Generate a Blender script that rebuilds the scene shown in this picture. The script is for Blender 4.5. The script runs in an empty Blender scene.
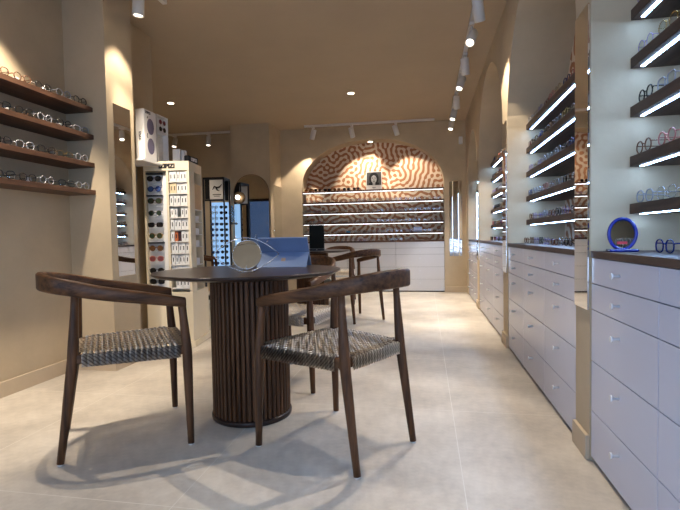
import bpy, bmesh, math, random
import numpy as np
from mathutils import Vector, Matrix
R = math.radians
rng = random.Random(7)
scene = bpy.context.scene
COL = scene.collection

# ------------------------------------------------------------------ materials
def nmat(name):
    m = bpy.data.materials.new(name); m.use_nodes = True
    nt = m.node_tree; nt.nodes.clear()
    out = nt.nodes.new('ShaderNodeOutputMaterial')
    return m, nt, out
def N(nt, t, **kw):
    n = nt.nodes.new(t)
    for k, v in kw.items(): setattr(n, k, v)
    return n
def srgb(*c):
    f = lambda v: v/12.92 if v <= .04045 else ((v+.055)/1.055)**2.4
    return tuple(f(v/255) for v in c) + (1,)
def coords(nt, scale=(1, 1, 1), rot=(0, 0, 0), kind='Object'):
    tc = N(nt, 'ShaderNodeTexCoord'); mp = N(nt, 'ShaderNodeMapping')
    mp.inputs['Scale'].default_value = scale; mp.inputs['Rotation'].default_value = rot
    nt.links.new(tc.outputs[kind], mp.inputs['Vector']); return mp.outputs['Vector']
def ramp(nt, fac, stops):
    r = N(nt, 'ShaderNodeValToRGB'); e = r.color_ramp.elements
    while len(e) < len(stops): e.new(.5)
    for i, (p, c) in enumerate(stops): e[i].position = p; e[i].color = c
    nt.links.new(fac, r.inputs['Fac']); return r.outputs['Color']
def principled(nt, out, rough=.5, metal=0., spec=.5):
    p = N(nt, 'ShaderNodeBsdfPrincipled')
    p.inputs['Roughness'].default_value = rough; p.inputs['Metallic'].default_value = metal
    p.inputs['Specular IOR Level'].default_value = spec
    nt.links.new(p.outputs[0], out.inputs['Surface']); return p
def noise(nt, vec, scale, detail=4, rough=.55):
    n = N(nt, 'ShaderNodeTexNoise'); n.inputs['Scale'].default_value = scale
    n.inputs['Detail'].default_value = detail; n.inputs['Roughness'].default_value = rough
    if vec is not None: nt.links.new(vec, n.inputs['Vector'])
    return n.outputs['Fac']
def bump(nt, p, h, strength, dist=.01):
    b = N(nt, 'ShaderNodeBump'); b.inputs['Strength'].default_value = strength; b.inputs['Distance'].default_value = dist
    nt.links.new(h, b.inputs['Height']); nt.links.new(b.outputs[0], p.inputs['Normal'])
def plain(name, c, rough=.5, metal=0., spec=.5, var=.06, vs=30):
    m, nt, out = nmat(name); p = principled(nt, out, rough, metal, spec)
    f = noise(nt, coords(nt), vs, 3)
    a = tuple(x*(1-var) for x in c[:3])+(1,); b = tuple(min(1, x*(1+var)) for x in c[:3])+(1,)
    nt.links.new(ramp(nt, f, [(.3, a), (.7, b)]), p.inputs['Base Color']); return m
def plaster(name, c, rough=.75, var=.1):
    m, nt, out = nmat(name); p = principled(nt, out, rough, 0, .3)
    v = coords(nt); f = noise(nt, v, 2.2, 7, .6)
    a = tuple(x*(1-var) for x in c[:3])+(1,); b = tuple(x*(1+var) for x in c[:3])+(1,)
    nt.links.new(ramp(nt, f, [(.3, a), (.7, b)]), p.inputs['Base Color'])
    bump(nt, p, noise(nt, v, 18, 6), .12, .01); return m
def wood(name, dark, light, sc, rough=.42, ctr=(.32, .68)):
    m, nt, out = nmat(name); p = principled(nt, out, rough, 0, .25)
    v = coords(nt, sc)
    f = noise(nt, v, 1.0, 6, .65)
    nt.links.new(ramp(nt, f, [(ctr[0], dark), (.5, tuple((a+b)/2 for a, b in zip(dark, light))), (ctr[1], light)]), p.inputs['Base Color'])
    bump(nt, p, f, .12, .003); return m
def emis(name, c, s):
    m, nt, out = nmat(name); e = N(nt, 'ShaderNodeEmission')
    e.inputs['Color'].default_value = c; e.inputs['Strength'].default_value = s
    nt.links.new(e.outputs[0], out.inputs['Surface']); return m
def mirror_mat(name, c=(.9, .89, .86, 1), rough=.015):
    m, nt, out = nmat(name); p = principled(nt, out, rough, 1.0)
    p.inputs['Base Color'].default_value = c; return m
def clear(name, c, fac):
    m, nt, out = nmat(name); t = N(nt, 'ShaderNodeBsdfTransparent'); g = N(nt, 'ShaderNodeBsdfGlossy')
    t.inputs['Color'].default_value = c; g.inputs['Roughness'].default_value = .05
    mx = N(nt, 'ShaderNodeMixShader'); mx.inputs[0].default_value = fac
    nt.links.new(t.outputs[0], mx.inputs[1]); nt.links.new(g.outputs[0], mx.inputs[2]); nt.links.new(mx.outputs[0], out.inputs['Surface']); return m

M = {}
M['plaster'] = plaster('plaster_beige', srgb(192, 174, 146))
M['ceiling'] = plaster('ceiling_beige', srgb(180, 162, 138), .85, .03)
def floor_mat():
    m, nt, out = nmat('stone_floor'); p = principled(nt, out, .36, 0, .5)
    v = coords(nt)
    f = noise(nt, v, 1.6, 9, .62); g = noise(nt, v, 26, 5, .6)
    mx = N(nt, 'ShaderNodeMath', operation='MULTIPLY_ADD'); mx.inputs[1].default_value = .35
    nt.links.new(g, mx.inputs[0]); nt.links.new(f, mx.inputs[2])
    col = ramp(nt, mx.outputs[0], [(.47, srgb(166, 157, 146)), (.66, srgb(194, 184, 171)), (.86, srgb(216, 207, 194))])
    sep = N(nt, 'ShaderNodeSeparateXYZ'); nt.links.new(v, sep.inputs[0])
    def joint(o, off, per):
        a = N(nt, 'ShaderNodeMath', operation='SUBTRACT'); a.inputs[1].default_value = off; nt.links.new(o, a.inputs[0])
        b = N(nt, 'ShaderNodeMath', operation='DIVIDE'); b.inputs[1].default_value = per; nt.links.new(a.outputs[0], b.inputs[0])
        c = N(nt, 'ShaderNodeMath', operation='FLOORED_MODULO'); c.inputs[1].default_value = 1; nt.links.new(b.outputs[0], c.inputs[0])
        d = N(nt, 'ShaderNodeMath', operation='LESS_THAN'); d.inputs[1].default_value = .0032/per; nt.links.new(c.outputs[0], d.inputs[0])
        return d.outputs[0]
    mxx = N(nt, 'ShaderNodeMath', operation='MAXIMUM')
    nt.links.new(joint(sep.outputs[0], .13, 1.01), mxx.inputs[0]); nt.links.new(joint(sep.outputs[1], 1.45, 1.04), mxx.inputs[1])
    mix = N(nt, 'ShaderNodeMix', data_type='RGBA'); nt.links.new(mxx.outputs[0], mix.inputs[0])
    nt.links.new(col, mix.inputs[6]); mix.inputs[7].default_value = srgb(216, 210, 200)
    nt.links.new(mix.outputs[2], p.inputs['Base Color'])
    nt.links.new(ramp(nt, g, [(.3, (.38,)*3+(1,)), (.7, (.55,)*3+(1,))]), p.inputs['Roughness'])
    bump(nt, p, g, .05, .004); return m
M['floor'] = floor_mat()
def worm_mat():
    m, nt, out = nmat('labyrinth_wallpaper'); p = principled(nt, out, .7, 0, .3)
    at = N(nt, 'ShaderNodeAttribute'); at.attribute_name = 'worm'
    nt.links.new(ramp(nt, at.outputs['Fac'], [(.42, srgb(172, 118, 82)), (.58, srgb(226, 208, 184))]), p.inputs['Base Color']); return m
def worm_paper(name, axis, fixed, a0, a1, z0, z1, seed, cell=.0085, lam=.084):
    """wallpaper sheet whose meandering pattern is grown like a reaction-diffusion labyrinth"""
    nx, nz = int((a1-a0)/cell)+1, int((z1-z0)/cell)+1
    g = np.random.default_rng(seed); u = g.standard_normal((nz, nx))
    k = np.hypot(np.fft.fftfreq(nz, cell)[:, None], np.fft.fftfreq(nx, cell)[None, :])
    H = np.exp(-((k-1/lam)/((.27/lam)))**2)
    for it in range(7):
        u = np.real(np.fft.ifft2(np.fft.fft2(u)*H)); u /= u.std()+1e-9; u = np.tanh(1.6*u+.10)
    k2 = np.exp(-(k*cell*1.2)**2*3); u = np.real(np.fft.ifft2(np.fft.fft2(u)*k2))
    A, Z = np.meshgrid(np.linspace(a0, a1, nx), np.linspace(z0, z1, nz))
    co = np.zeros((nz*nx, 3)); co[:, axis] = A.ravel(); co[:, 1-axis] = fixed; co[:, 2] = Z.ravel()
    ii = np.arange(nz*nx).reshape(nz, nx)
    fc = np.stack([ii[:-1, :-1], ii[:-1, 1:], ii[1:, 1:], ii[1:, :-1]], -1).reshape(-1, 4)
    me = bpy.data.meshes.new(name); me.from_pydata(co.tolist(), [], fc.tolist())
    a = me.attributes.new('worm', 'FLOAT', 'POINT'); a.data.foreach_set('value', (u.ravel()*.5+.5).astype(np.float32))
    me.materials.append(M['worm']); return struct(link(name, me))
M['worm'] = worm_mat()
M['wood'] = wood('walnut_upright', srgb(44, 27, 16), srgb(106, 71, 45), (38, 38, 2.4))
M['wood_h'] = wood('walnut_along', srgb(46, 28, 17), srgb(108, 73, 47), (4, 40, 40))
M['wood_table'] = wood('walnut_dark_top', srgb(34, 25, 22), srgb(60, 45, 38), (3, 30, 30), .28)
M['slat'] = wood('walnut_slats', srgb(46, 29, 18), srgb(108, 73, 48), (60, 60, 3), .45)
M['shelfwood'] = wood('walnut_shelf', srgb(58, 45, 40), srgb(92, 73, 64), (30, 3, 30), .5)
M['shelfwood_l'] = wood('walnut_shelf_reddish', srgb(66, 46, 36), srgb(104, 75, 58), (30, 3, 30), .5)
M['shelfwood_x'] = wood('walnut_shelf_back', srgb(74, 52, 42), srgb(110, 82, 66), (3, 30, 30), .5)
M['lacquer'] = plain('white_lacquer', srgb(212, 211, 212), .2, 0, .5, .012, 3)
M['lacquer_daylight_cast'] = plain('white_lacquer_cool_cast', srgb(207, 209, 224), .2, 0, .5, .012, 3)  # white lacquer with the cool daylight cast put into its colour
M['gap'] = plain('dark_gap', srgb(40, 38, 40), .8)
M['knob'] = plain('polished_steel_knob', srgb(240, 242, 246), .22, .2, .6, .01)
M['cream'] = plain('cream_panel', srgb(228, 214, 186), .45, 0, .5, .02, 4)
M['white'] = plain('white_card', srgb(236, 234, 230), .5, 0, .5, .01)
M['whitebox'] = plain('white_box_board', srgb(232, 228, 224), .4, 0, .5, .015)
M['greymetal'] = plain('track_grey_metal', srgb(222, 217, 210), .5, .0, .5, .02)
M['black'] = plain('black_metal', srgb(20, 20, 22), .4)
M['blacksoft'] = plain('black_ink', srgb(24, 23, 24), .6)
M['screen'] = plain('dark_screen', srgb(24, 27, 25), .6, 0, .12)
M['tablet'] = plain('blue_grey_alloy', srgb(116, 136, 172), .38, .1, .5, .02)
M['bronze'] = plain('emblem_beige', srgb(158, 136, 118), .5, 0)
M['brass'] = plain('brass', srgb(140, 114, 84), .4, .8)
M['steel'] = plain('silver_wire', srgb(205, 205, 205), .2, 1.)
M['blue'] = plain('cobalt_gloss', srgb(18, 34, 128), .2, 0, .6)
M['red'] = plain('red_sticker', srgb(176, 34, 50), .5)
M['bluecard'] = plain('blue_card', srgb(60, 130, 170), .5)
M['palecard'] = plain('pale_blue_card', srgb(190, 200, 225), .5)
M['plinth'] = plaster('baseboard_stone', srgb(196, 178, 152), .6, .06)
M['mirror'] = mirror_mat('mirror_glass')
M['mirror_brown_reflection'] = mirror_mat('mirror_glass_reflection_tint', (.50, .42, .33, 1), .03)  # tint stands in for the brown room reflected in the small mirrors
M['mirror_blue_reflection'] = mirror_mat('mirror_glass_blue_reflection', (.5, .75, .95, 1), .1)  # blue reflection of the oval mirror put into its tint
M['glass'] = clear('window_glass', (.96, .98, 1, 1), .06)
M['glassdim'] = clear('door_glass_dimming_tint', (.12, .14, .17, 1), .06)  # dark tint added to dim the daylight seen through the door
M['lens'] = clear('clear_lens', (.90, .92, .93, 1), .05)
M['lensdark'] = plain('sun_lens_black', srgb(22, 22, 26), .08, 0, .8)
M['lensblue'] = plain('sun_lens_blue', srgb(58, 84, 140), .08, 0, .8)
M['lensgreen'] = plain('sun_lens_green', srgb(46, 58, 44), .08, 0, .8)
M['lensbrown'] = plain('sun_lens_brown', srgb(92, 62, 36), .08, 0, .8)
M['lenspink'] = plain('sun_lens_rose', srgb(120, 62, 66), .08, 0, .8)
M['lensprint'] = plain('printed_lens_violet', srgb(104, 98, 122), .4)
M['acrylic'] = clear('clear_acrylic', (.9, .9, .88, 1), .2)
M['led'] = emis('led_strip_light', (.36, .59, 1, 1), 38)
M['ledback'] = emis('led_strip_soft', (.9, .94, 1, 1), 3.8)
M['lampface'] = emis('lamp_face', (1, .86, .68, 1), 8)
M['bulb'] = emis('lamp_bulb', (1, .95, .88, 1), 5)
M['litpanel'] = emis('lit_back_panel', (.36, .62, 1, 1), .8)
M['skin'] = plain('print_light_grey', srgb(190, 188, 186), .6)
M['printgrey'] = plain('print_mid_grey', srgb(92, 90, 90), .6)
M['rope_tan'] = None
def rope(name, light, dark, sc):
    m, nt, out = nmat(name); p = principled(nt, out, .8, 0, .15)
    w = N(nt, 'ShaderNodeTexWave'); w.bands_direction = 'DIAGONAL'; w.inputs['Scale'].default_value = 38
    w.inputs['Distortion'].default_value = 1.5; w.inputs['Detail Scale'].default_value = 3
    nt.links.new(coords(nt), w.inputs['Vector'])
    nt.links.new(ramp(nt, w.outputs['Fac'], [(.1, dark), (.5, light)]), p.inputs['Base Color']); return m
M['rope_tan'] = rope('woven_rope_tan', srgb(240, 226, 204), srgb(188, 168, 146), 170)
M['rope_grey'] = rope('woven_rope_grey', srgb(234, 228, 222), srgb(166, 156, 150), 170)
FR = {'black': srgb(22, 22, 24), 'tortoise': srgb(84, 50, 30), 'clear': srgb(158, 158, 162), 'gold': srgb(196, 158, 84), 'navy': srgb(30, 44, 104),
      'burgundy': srgb(92, 30, 38), 'silver': srgb(190, 190, 194), 'lilac': srgb(140, 120, 170), 'brown': srgb(110, 72, 50), 'rose': srgb(186, 120, 110)}
for k_, c_ in FR.items():
    M['fr_'+k_] = plain('frame_'+k_, c_, .25, .8 if k_ in ('gold', 'silver') else 0., .5, .05)

# ------------------------------------------------------------------ mesh helpers
class MB:
    def __init__(s): s.bm = bmesh.new(); s.mi = 0; s.xf = Matrix()
    def v(s, p): return s.bm.verts.new(s.xf @ Vector(p))
    def f(s, vs, smooth=False):
        try: fc = s.bm.faces.new(vs)
        except ValueError: return None
        fc.material_index = s.mi; fc.smooth = smooth; return fc
    def box(s, lo, hi, bev=0.):
        x0, y0, z0 = lo; x1, y1, z1 = hi
        vs = [s.v(p) for p in ((x0, y0, z0), (x1, y0, z0), (x1, y1, z0), (x0, y1, z0), (x0, y0, z1), (x1, y0, z1), (x1, y1, z1), (x0, y1, z1))]
        fs = [s.f([vs[i] for i in q]) for q in ((0, 3, 2, 1), (4, 5, 6, 7), (0, 1, 5, 4), (1, 2, 6, 5), (2, 3, 7, 6), (3, 0, 4, 7))]
        if bev:
            es = list({e for f in fs for e in f.edges})
            r = bmesh.ops.bevel(s.bm, geom=es, offset=bev, segments=2, profile=.5, affect='EDGES')
            for f in r['faces']: f.material_index = s.mi
        return s
    def prism(s, poly, z0, z1):
        a = [s.v((x, y, z0)) for x, y in poly]; b = [s.v((x, y, z1)) for x, y in poly]; n = len(poly)
        s.f(a[::-1]); s.f(b)
        for i in range(n): s.f([a[i], a[(i+1) % n], b[(i+1) % n], b[i]])
        return s
    def lathe(s, prof, n=32, c=(0, 0, 0), smooth=True, axis='Z'):
        rings = []
        for r, z in prof:
            ring = []
            for i in range(n):
                a = 2*math.pi*i/n; p = (r*math.cos(a), r*math.sin(a), z)
                if axis == 'X': p = (p[2], p[0], p[1])
                if axis == 'Y': p = (p[0], p[2], p[1])
                ring.append(s.v((c[0]+p[0], c[1]+p[1], c[2]+p[2])))
            rings.append(ring)
        for a, b in zip(rings, rings[1:]):
            for i in range(n): s.f([a[i], a[(i+1) % n], b[(i+1) % n], b[i]], smooth)
        s.f(rings[0][::-1]); s.f(rings[-1]); return s
    def tube(s, pts, rad, n=8, closed=False, smooth=True):
        pts = [Vector(p) for p in pts]; m = len(pts)
        rad = rad if isinstance(rad, (list, tuple)) else [rad]*m
        rings = []; prev = None
        for i, p in enumerate(pts):
            if closed: d = pts[(i+1) % m]-pts[i-1]
            else: d = pts[min(i+1, m-1)]-pts[max(i-1, 0)]
            d.normalize()
            u = prev if prev is not None else (Vector((0, 0, 1)) if abs(d.z) < .9 else Vector((1, 0, 0)))
            u = (u-d*u.dot(d)).normalized(); prev = u; w = d.cross(u)
            rings.append([s.v(p+(u*math.cos(2*math.pi*k/n)+w*math.sin(2*math.pi*k/n))*rad[i]) for k in range(n)])
        rr = list(zip(rings, rings[1:]))+([(rings[-1], rings[0])] if closed else [])
        for a, b in rr:
            for k in range(n): s.f([a[k], a[(k+1) % n], b[(k+1) % n], b[k]], smooth)
        if not closed: s.f(rings[0][::-1]); s.f(rings[-1])
        return s
    def disc(s, c, rx, rz, y, n=20):      # flat ellipse in XZ with small thickness along y
        a = [s.v((c[0]+rx*math.cos(2*math.pi*i/n), y, c[1]+rz*math.sin(2*math.pi*i/n))) for i in range(n)]
        b = [s.v((c[0]+rx*math.cos(2*math.pi*i/n), y+.0015, c[1]+rz*math.sin(2*math.pi*i/n))) for i in range(n)]
        s.f(a); s.f(b[::-1])
        for i in range(n): s.f([a[i], b[i], b[(i+1) % n], a[(i+1) % n]])
        return s
    def mesh(s, name, mats):
        bmesh.ops.recalc_face_normals(s.bm, faces=s.bm.faces)
        me = bpy.data.meshes.new(name); s.bm.to_mesh(me); s.bm.free()
        for m in (mats if isinstance(mats, (list, tuple)) else [mats]): me.materials.append(m)
        return me
    def build(s, name, mats, parent=None, loc=None, rz=0.):
        return link(name, s.mesh(name, mats), parent, loc, rz)
def link(name, me, parent=None, loc=None, rz=0.):
    o = bpy.data.objects.new(name, me); COL.objects.link(o)
    if parent: o.parent = parent
    if loc is not None: o.location = loc
    if rz: o.rotation_euler = (0, 0, rz)
    return o
def tag(o, label=None, cat=None, group=None, kind=None):
    if label: o['label'] = label
    if cat: o['category'] = cat
    if group: o['group'] = group
    if kind: o['kind'] = kind
    return o
def empty(name, loc, rz, label, cat, group=None):
    o = bpy.data.objects.new(name, None); COL.objects.link(o); o.location = loc; o.rotation_euler = (0, 0, rz)
    o.empty_display_size = .1
    return tag(o, label, cat, group)
def struct(o): o['kind'] = 'structure'; return o
def copy_tree(o, parent=None):
    c = o.copy(); COL.objects.link(c)
    if parent: c.parent = parent
    for ch in list(o.children): copy_tree(ch, c)
    return c
ORD = ['first', 'second', 'third', 'fourth', 'fifth', 'sixth', 'seventh', 'eighth', 'ninth', 'tenth', 'eleventh', 'twelfth', 'thirteenth', 'fourteenth', 'fifteenth', 'sixteenth']

# ------------------------------------------------------------------ camera (solved from the vanishing points)
cam_d = bpy.data.cameras.new('camera'); cam = bpy.data.objects.new('camera', cam_d); COL.objects.link(cam)
yaw, pitch, roll = .182036086, .0388676526, .017637298
fw = Vector((-math.sin(yaw)*math.cos(pitch), math.cos(yaw)*math.cos(pitch), -math.sin(pitch)))
rt = Vector((math.cos(yaw), math.sin(yaw), 0)); up = rt.cross(fw)
r2 = rt*math.cos(roll)-up*math.sin(roll); u2 = rt*math.sin(roll)+up*math.cos(roll)
cam.matrix_world = Matrix(((r2.x, u2.x, -fw.x, 0), (r2.y, u2.y, -fw.y, 0), (r2.z, u2.z, -fw.z, .93), (0, 0, 0, 1)))
cam_d.sensor_width = 36; cam_d.lens = 465/680*36; cam_d.clip_start = .02
scene.camera = cam

# ------------------------------------------------------------------ room shell
XR, YB, ZC = .652, 7.756, 2.77
YF = -1.8
struct(MB().box((-5, YF-.1, -.1), (1.3, 8.3, 0)).build('floor', M['floor']))
struct(MB().box((-5, YF-.1, ZC), (1.3, 8.3, ZC+.1)).build('ceiling', M['ceiling']))
w = MB(); w.box((-2.72, .15, 0), (-2.52, 2.957, ZC)); w.box((-2.72, YF, 0), (-2.52, YF+.15, ZC)); w.box((-2.72, YF+.15, 0), (-2.52, .15, .2)); w.box((-2.72, YF+.15, 2.5), (-2.52, .15, ZC))  # opening left for the added side window
struct(w.build('wall_left', M['plaster']))
wd = struct(MB().box((-2.63, YF+.15, .2), (-2.61, .15, 2.5)).build('added_side_window', M['glass']))  # side window added out of view to send cool daylight onto the right wall
fr = MB()
for y in (YF+.15, -.78, .09): fr.box((-2.66, y, .2), (-2.58, y+.06, 2.5))
fr.box((-2.66, YF+.21, 2.44), (-2.58, .09, 2.5)); fr.box((-2.66, YF+.21, .2), (-2.58, .09, .26))
fr.build('window_frame', M['black'], wd)  # frame of the added side window
struct(MB().prism([(-2.72, 2.957), (-2.193, 2.957), (-2.193, 3.265), (-2.72, 3.265)], 0, ZC).build('wall_left_column', M['plaster']))
struct(MB().box((-2.72, 3.266, 0), (-2.44, 3.93, ZC)).build('wall_left_rear', M['plaster']))
struct(MB().box((-4.95, 3.93, 0), (-4.8, YB, ZC)).build('wall_alcove_left', M['plaster']))
struct(MB().box((-3.10, 7.18, 0), (-2.44, YB-.001, ZC)).build('wall_rear_column', M['plaster']))
# alcove front wall with a glazed street door
w = MB(); w.box((-4.95, 3.78, 0), (-4.15, 3.93, ZC)); w.box((-3.5, 3.78, 0), (-2.72, 3.93, ZC)); w.box((-4.15, 3.78, 1.86), (-3.5, 3.93, ZC))
struct(w.build('wall_alcove_front', M['plaster']))
d = struct(MB().box((-4.15, 3.84, 0), (-3.5, 3.86, 1.86)).build('door_1', M['glassdim']))
fr = MB()
for lo, hi in (((-4.15, 3.81, 0), (-4.09, 3.9, 1.86)), ((-3.56, 3.81, 0), (-3.5, 3.9, 1.86)), ((-4.09, 3.81, 1.8), (-3.56, 3.9, 1.86))): fr.box(lo, hi)
fr.build('door_frame', M['black'], d)
# front wall with the shop window (behind the camera)
w = MB(); w.box((-2.72, YF-.15, 0), (-1.3, YF, ZC)); w.box((.45, YF-.15, 0), (1.25, YF, ZC)); w.box((-1.3, YF-.15, 2.5), (.45, YF, ZC)); w.box((-1.3, YF-.15, 0), (.45, YF, .25))
struct(w.build('wall_front', M['plaster']))
wd = struct(MB().box((-1.3, YF-.09, .25), (.45, YF-.07, 2.5)).build('window_1', M['glass']))
fr = MB()
for x in (-1.3, -.46, .39): fr.box((x, YF-.13, .25), (x+.06, YF-.03, 2.5))
fr.box((-1.24, YF-.13, 2.44), (.39, YF-.03, 2.5)); fr.box((-1.24, YF-.13, .25), (.39, YF-.03, .31))
fr.build('window_frame', M['black'], wd)

# right wall: piers and four arched niches
NICHES = [(.25, 2.021), (2.2, 3.93), (4.15, 5.97), (6.17, 7.40)]
DEP = .43
def arch_pts(y0, y1, zs, rise, n=28):
    c, a = (y0+y1)/2, (y1-y0)/2
    return [(y0, 0.)] + [(c-a*math.cos(math.pi*i/n), zs+rise*math.sin(math.pi*i/n)) for i in range(n+1)] + [(y1, 0.)]
w = MB()
ys = [YF] + [v for n_ in NICHES for v in n_] + [YB]
for i in range(0, len(ys), 2):                       # piers, full height
    a, b = ys[i], ys[i+1]
    w.f([w.v((XR, a, 0)), w.v((XR, b, 0)), w.v((XR, b, ZC)), w.v((XR, a, ZC))])
for (y0, y1) in NICHES:
    half = (y1-y0)/2; pts = arch_pts(y0, y1, 1.77, min(half, .875))
    A = pts[1:-1]
    for p, q in zip(A, A[1:]):
        w.f([w.v((XR, p[0], p[1])), w.v((XR, q[0], q[1])), w.v((XR, q[0], ZC)), w.v((XR, p[0], ZC))])
    for p, q in zip(pts, pts[1:]):
        w.f([w.v((XR, p[0], p[1])), w.v((XR+DEP, p[0], p[1])), w.v((XR+DEP, q[0], q[1])), w.v((XR, q[0], q[1]))])
w.f([w.v(p) for p in ((XR+.55, YF, 0), (XR+.55, YB, 0), (XR+.55, YB, ZC), (XR+.55, YF, ZC))])
bmesh.ops.remove_doubles(w.bm, verts=w.bm.verts, dist=1e-5)
struct(w.build('wall_right', M['plaster']))
for ni, (y0, y1) in enumerate(NICHES): worm_paper('wall_right_paper' if ni == 0 else 'wall_right_paper_%d' % (ni+1), 1, XR+DEP, y0-.005, y1+.005, .8, 2.69, 20+ni, .011)

# back wall with its wide arch
BX0, BX1, BZ = -2.07, .308, 1.75
BD = .30
def back_arch(n=40):
    c, a = (BX0+BX1)/2, (BX1-BX0)/2
    o = [(BX0, 0.)]
    for i in range(n+1):
        t = math.pi*i/n; cs, sn = math.cos(t), math.sin(t)
        e = .92
        o.append((c-a*math.copysign(abs(cs)**e, cs), BZ+.79*abs(sn)**e))
    return o+[(BX1, 0.)]
w = MB(); pts = back_arch(); A = pts[1:-1]
for a, b in ((-4.95, BX0), (BX1, 1.2)):
    w.f([w.v((a, YB, 0)), w.v((b, YB, 0)), w.v((b, YB, ZC)), w.v((a, YB, ZC))])
for p, q in zip(A, A[1:]): w.f([w.v((p[0], YB, p[1])), w.v((q[0], YB, q[1])), w.v((q[0], YB, ZC)), w.v((p[0], YB, ZC))])
for p, q in zip(pts, pts[1:]): w.f([w.v((p[0], YB, p[1])), w.v((p[0], YB+BD, p[1])), w.v((q[0], YB+BD, q[1])), w.v((q[0], YB, q[1]))])
w.f([w.v(p) for p in ((-4.95, YB+.45, 0), (1.2, YB+.45, 0), (1.2, YB+.45, ZC), (-4.95, YB+.45, ZC))])
bmesh.ops.remove_doubles(w.bm, verts=w.bm.verts, dist=1e-5)
struct(w.build('wall_back', M['plaster']))
worm_paper('wall_back_paper', 0, YB+BD, BX0-.01, BX1+.01, .8, 2.56, 5)

# baseboards
struct(MB().box((-2.52, YF, 0), (-2.507, 2.943, .095), .003).build('baseboard_left', M['plinth']))
struct(MB().prism([(-2.507, 2.943), (-2.180, 2.943), (-2.180, 3.265), (-2.193, 3.265), (-2.193, 2.957), (-2.507, 2.957)], 0, .095).build('baseboard_column', M['plinth']))
for i, (a, b) in enumerate(((2.024, 2.197), (3.933, 4.147), (5.973, 6.167))):
    struct(MB().box((XR-.016, a, 0), (XR, b, .10), .003).build('baseboard_right' if i == 0 else 'baseboard_right_%d' % (i+1), M['plinth']))
struct(MB().box((.312, YB-.013, 0), (XR, YB, .09), .003).build('baseboard_back', M['plinth']))

# ------------------------------------------------------------------ drawer cabinets and worktops
ROWS = [(.829, .726), (.726, .621), (.621, .413), (.413, .210), (.210, .018)]
NICHE_NAME = ['nearest', 'second', 'third', 'farthest']
def knob_mesh():
    k = MB(); k.lathe([(.0055, 0), (.0055, .022), (.0115, .0235), (.0115, .0285), (.010, .0295)], 16, axis='X'); k.xf = Matrix()
    for v in k.bm.verts: v.co.x = -v.co.x
    return k.mesh('knob', M['knob'])
KNOB = knob_mesh()
def drawer_cabinet(loc, rz, width, depth, label, group, rows=ROWS, lac='lacquer'):
    # local: front at x=0 looking to -x, width along y
    t = empty('drawer_cabinet', loc, rz, label, 'cabinet', group)
    MB().box((.02, .001, .016), (depth-.005, width-.001, .828)).build('carcass', M['gap'], t)
    MB().box((.03, .001, 0), (depth-.02, width-.001, .0155)).build('plinth', M['gap'], t)
    for (z1, z0) in rows:
        fr = MB().box((0, .0012, z0+.0016), (.018, width-.0012, z1-.0016), .0012).build('drawer', M[lac], t)
        zk = (z0+z1)/2 if z1-z0 < .15 else z1-.062
        k = link('knob', KNOB, fr, (0, width/2, zk))
    return t
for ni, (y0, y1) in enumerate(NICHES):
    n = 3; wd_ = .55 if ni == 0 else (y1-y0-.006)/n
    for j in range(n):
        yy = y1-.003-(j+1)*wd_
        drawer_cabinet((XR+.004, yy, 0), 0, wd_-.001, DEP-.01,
            'white five-drawer cabinet in the %s right-hand arch, %s from its far end' % (NICHE_NAME[ni], ORD[j]), 'white drawer cabinets along the right wall', ROWS, 'lacquer_daylight_cast')
    tag(MB().box((XR+.001, y0+.003, .83), (XR+DEP-.004, y1-.003, .856), .002).build('worktop', M['shelfwood']),
        'dark walnut worktop over the white drawers of the %s right-hand arch' % NICHE_NAME[ni], 'worktop', 'walnut worktops along the right wall')
BS = [-2.066, -1.303, -.485, .304]
for j in range(3):
    drawer_cabinet((BS[j]+.001, YB+.001, 0), R(-90), BS[j+1]-BS[j]-.002, BD-.01, 'white five-drawer cabinet under the patterned back arch, %s' % ['leftmost of three', 'middle of three', 'rightmost of three'][j], 'white drawer cabinets under the back arch')
    # rotated -90: local x -> -y, local y -> +x ; move so that front faces the room
for o in [o for o in COL.objects if o.name.startswith('drawer_cabinet') and o.get('group') == 'white drawer cabinets under the back arch']:
    o.rotation_euler = (0, 0, R(90)); o.location.x += 0
    lab = o['label']
    j = 0 if 'leftmost' in lab else 1 if 'middle' in lab else 2
    o.location = (BS[j+1]-.001, YB+.001, 0)
tag(MB().box((BX0+.004, YB-.004, .83), (BX1-.004, YB+BD-.004, .856), .002).build('worktop', M['shelfwood_x']), 'dark walnut worktop over the white drawers under the patterned back arch', 'worktop')

# ------------------------------------------------------------------ shelves
SZ = [1.79, 1.605, 1.417, 1.225, 1.04]
SH = ['top shelf', 'second shelf down', 'third shelf down', 'fourth shelf down', 'lowest shelf']
for ni, (y0, y1) in enumerate(NICHES):
    for si, z in enumerate(SZ):
        s = tag(MB().box((XR+.142, y0+.003, z-.04), (XR+DEP-.003, y1-.003, z), .0015).build('wall_shelf', M['shelfwood']),
            'dark walnut lit shelf in the %s right-hand arch, %s' % (NICHE_NAME[ni], SH[si]), 'shelf', 'lit walnut shelves in the right-hand arches')
        MB().box((XR+.168, y0+.03, z-.0425), (XR+.180, y1-.03, z-.0402)).build('led_strip', M['led'], s)
LZ = [1.872, 1.680, 1.483, 1.291]
for si, z in enumerate(LZ):
    tag(MB().box((-2.518, .6, z-.032), (-2.30, 2.954, z), .002).build('wall_shelf', M['shelfwood_l']),
        'dark walnut shelf holding spectacles on the left wall, %s' % ['topmost of four', 'second from top', 'third from top', 'lowest of four'][si], 'shelf', 'walnut shelves on the left wall')
BZS = [1.712, 1.522, 1.347, 1.172, .997]
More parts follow.
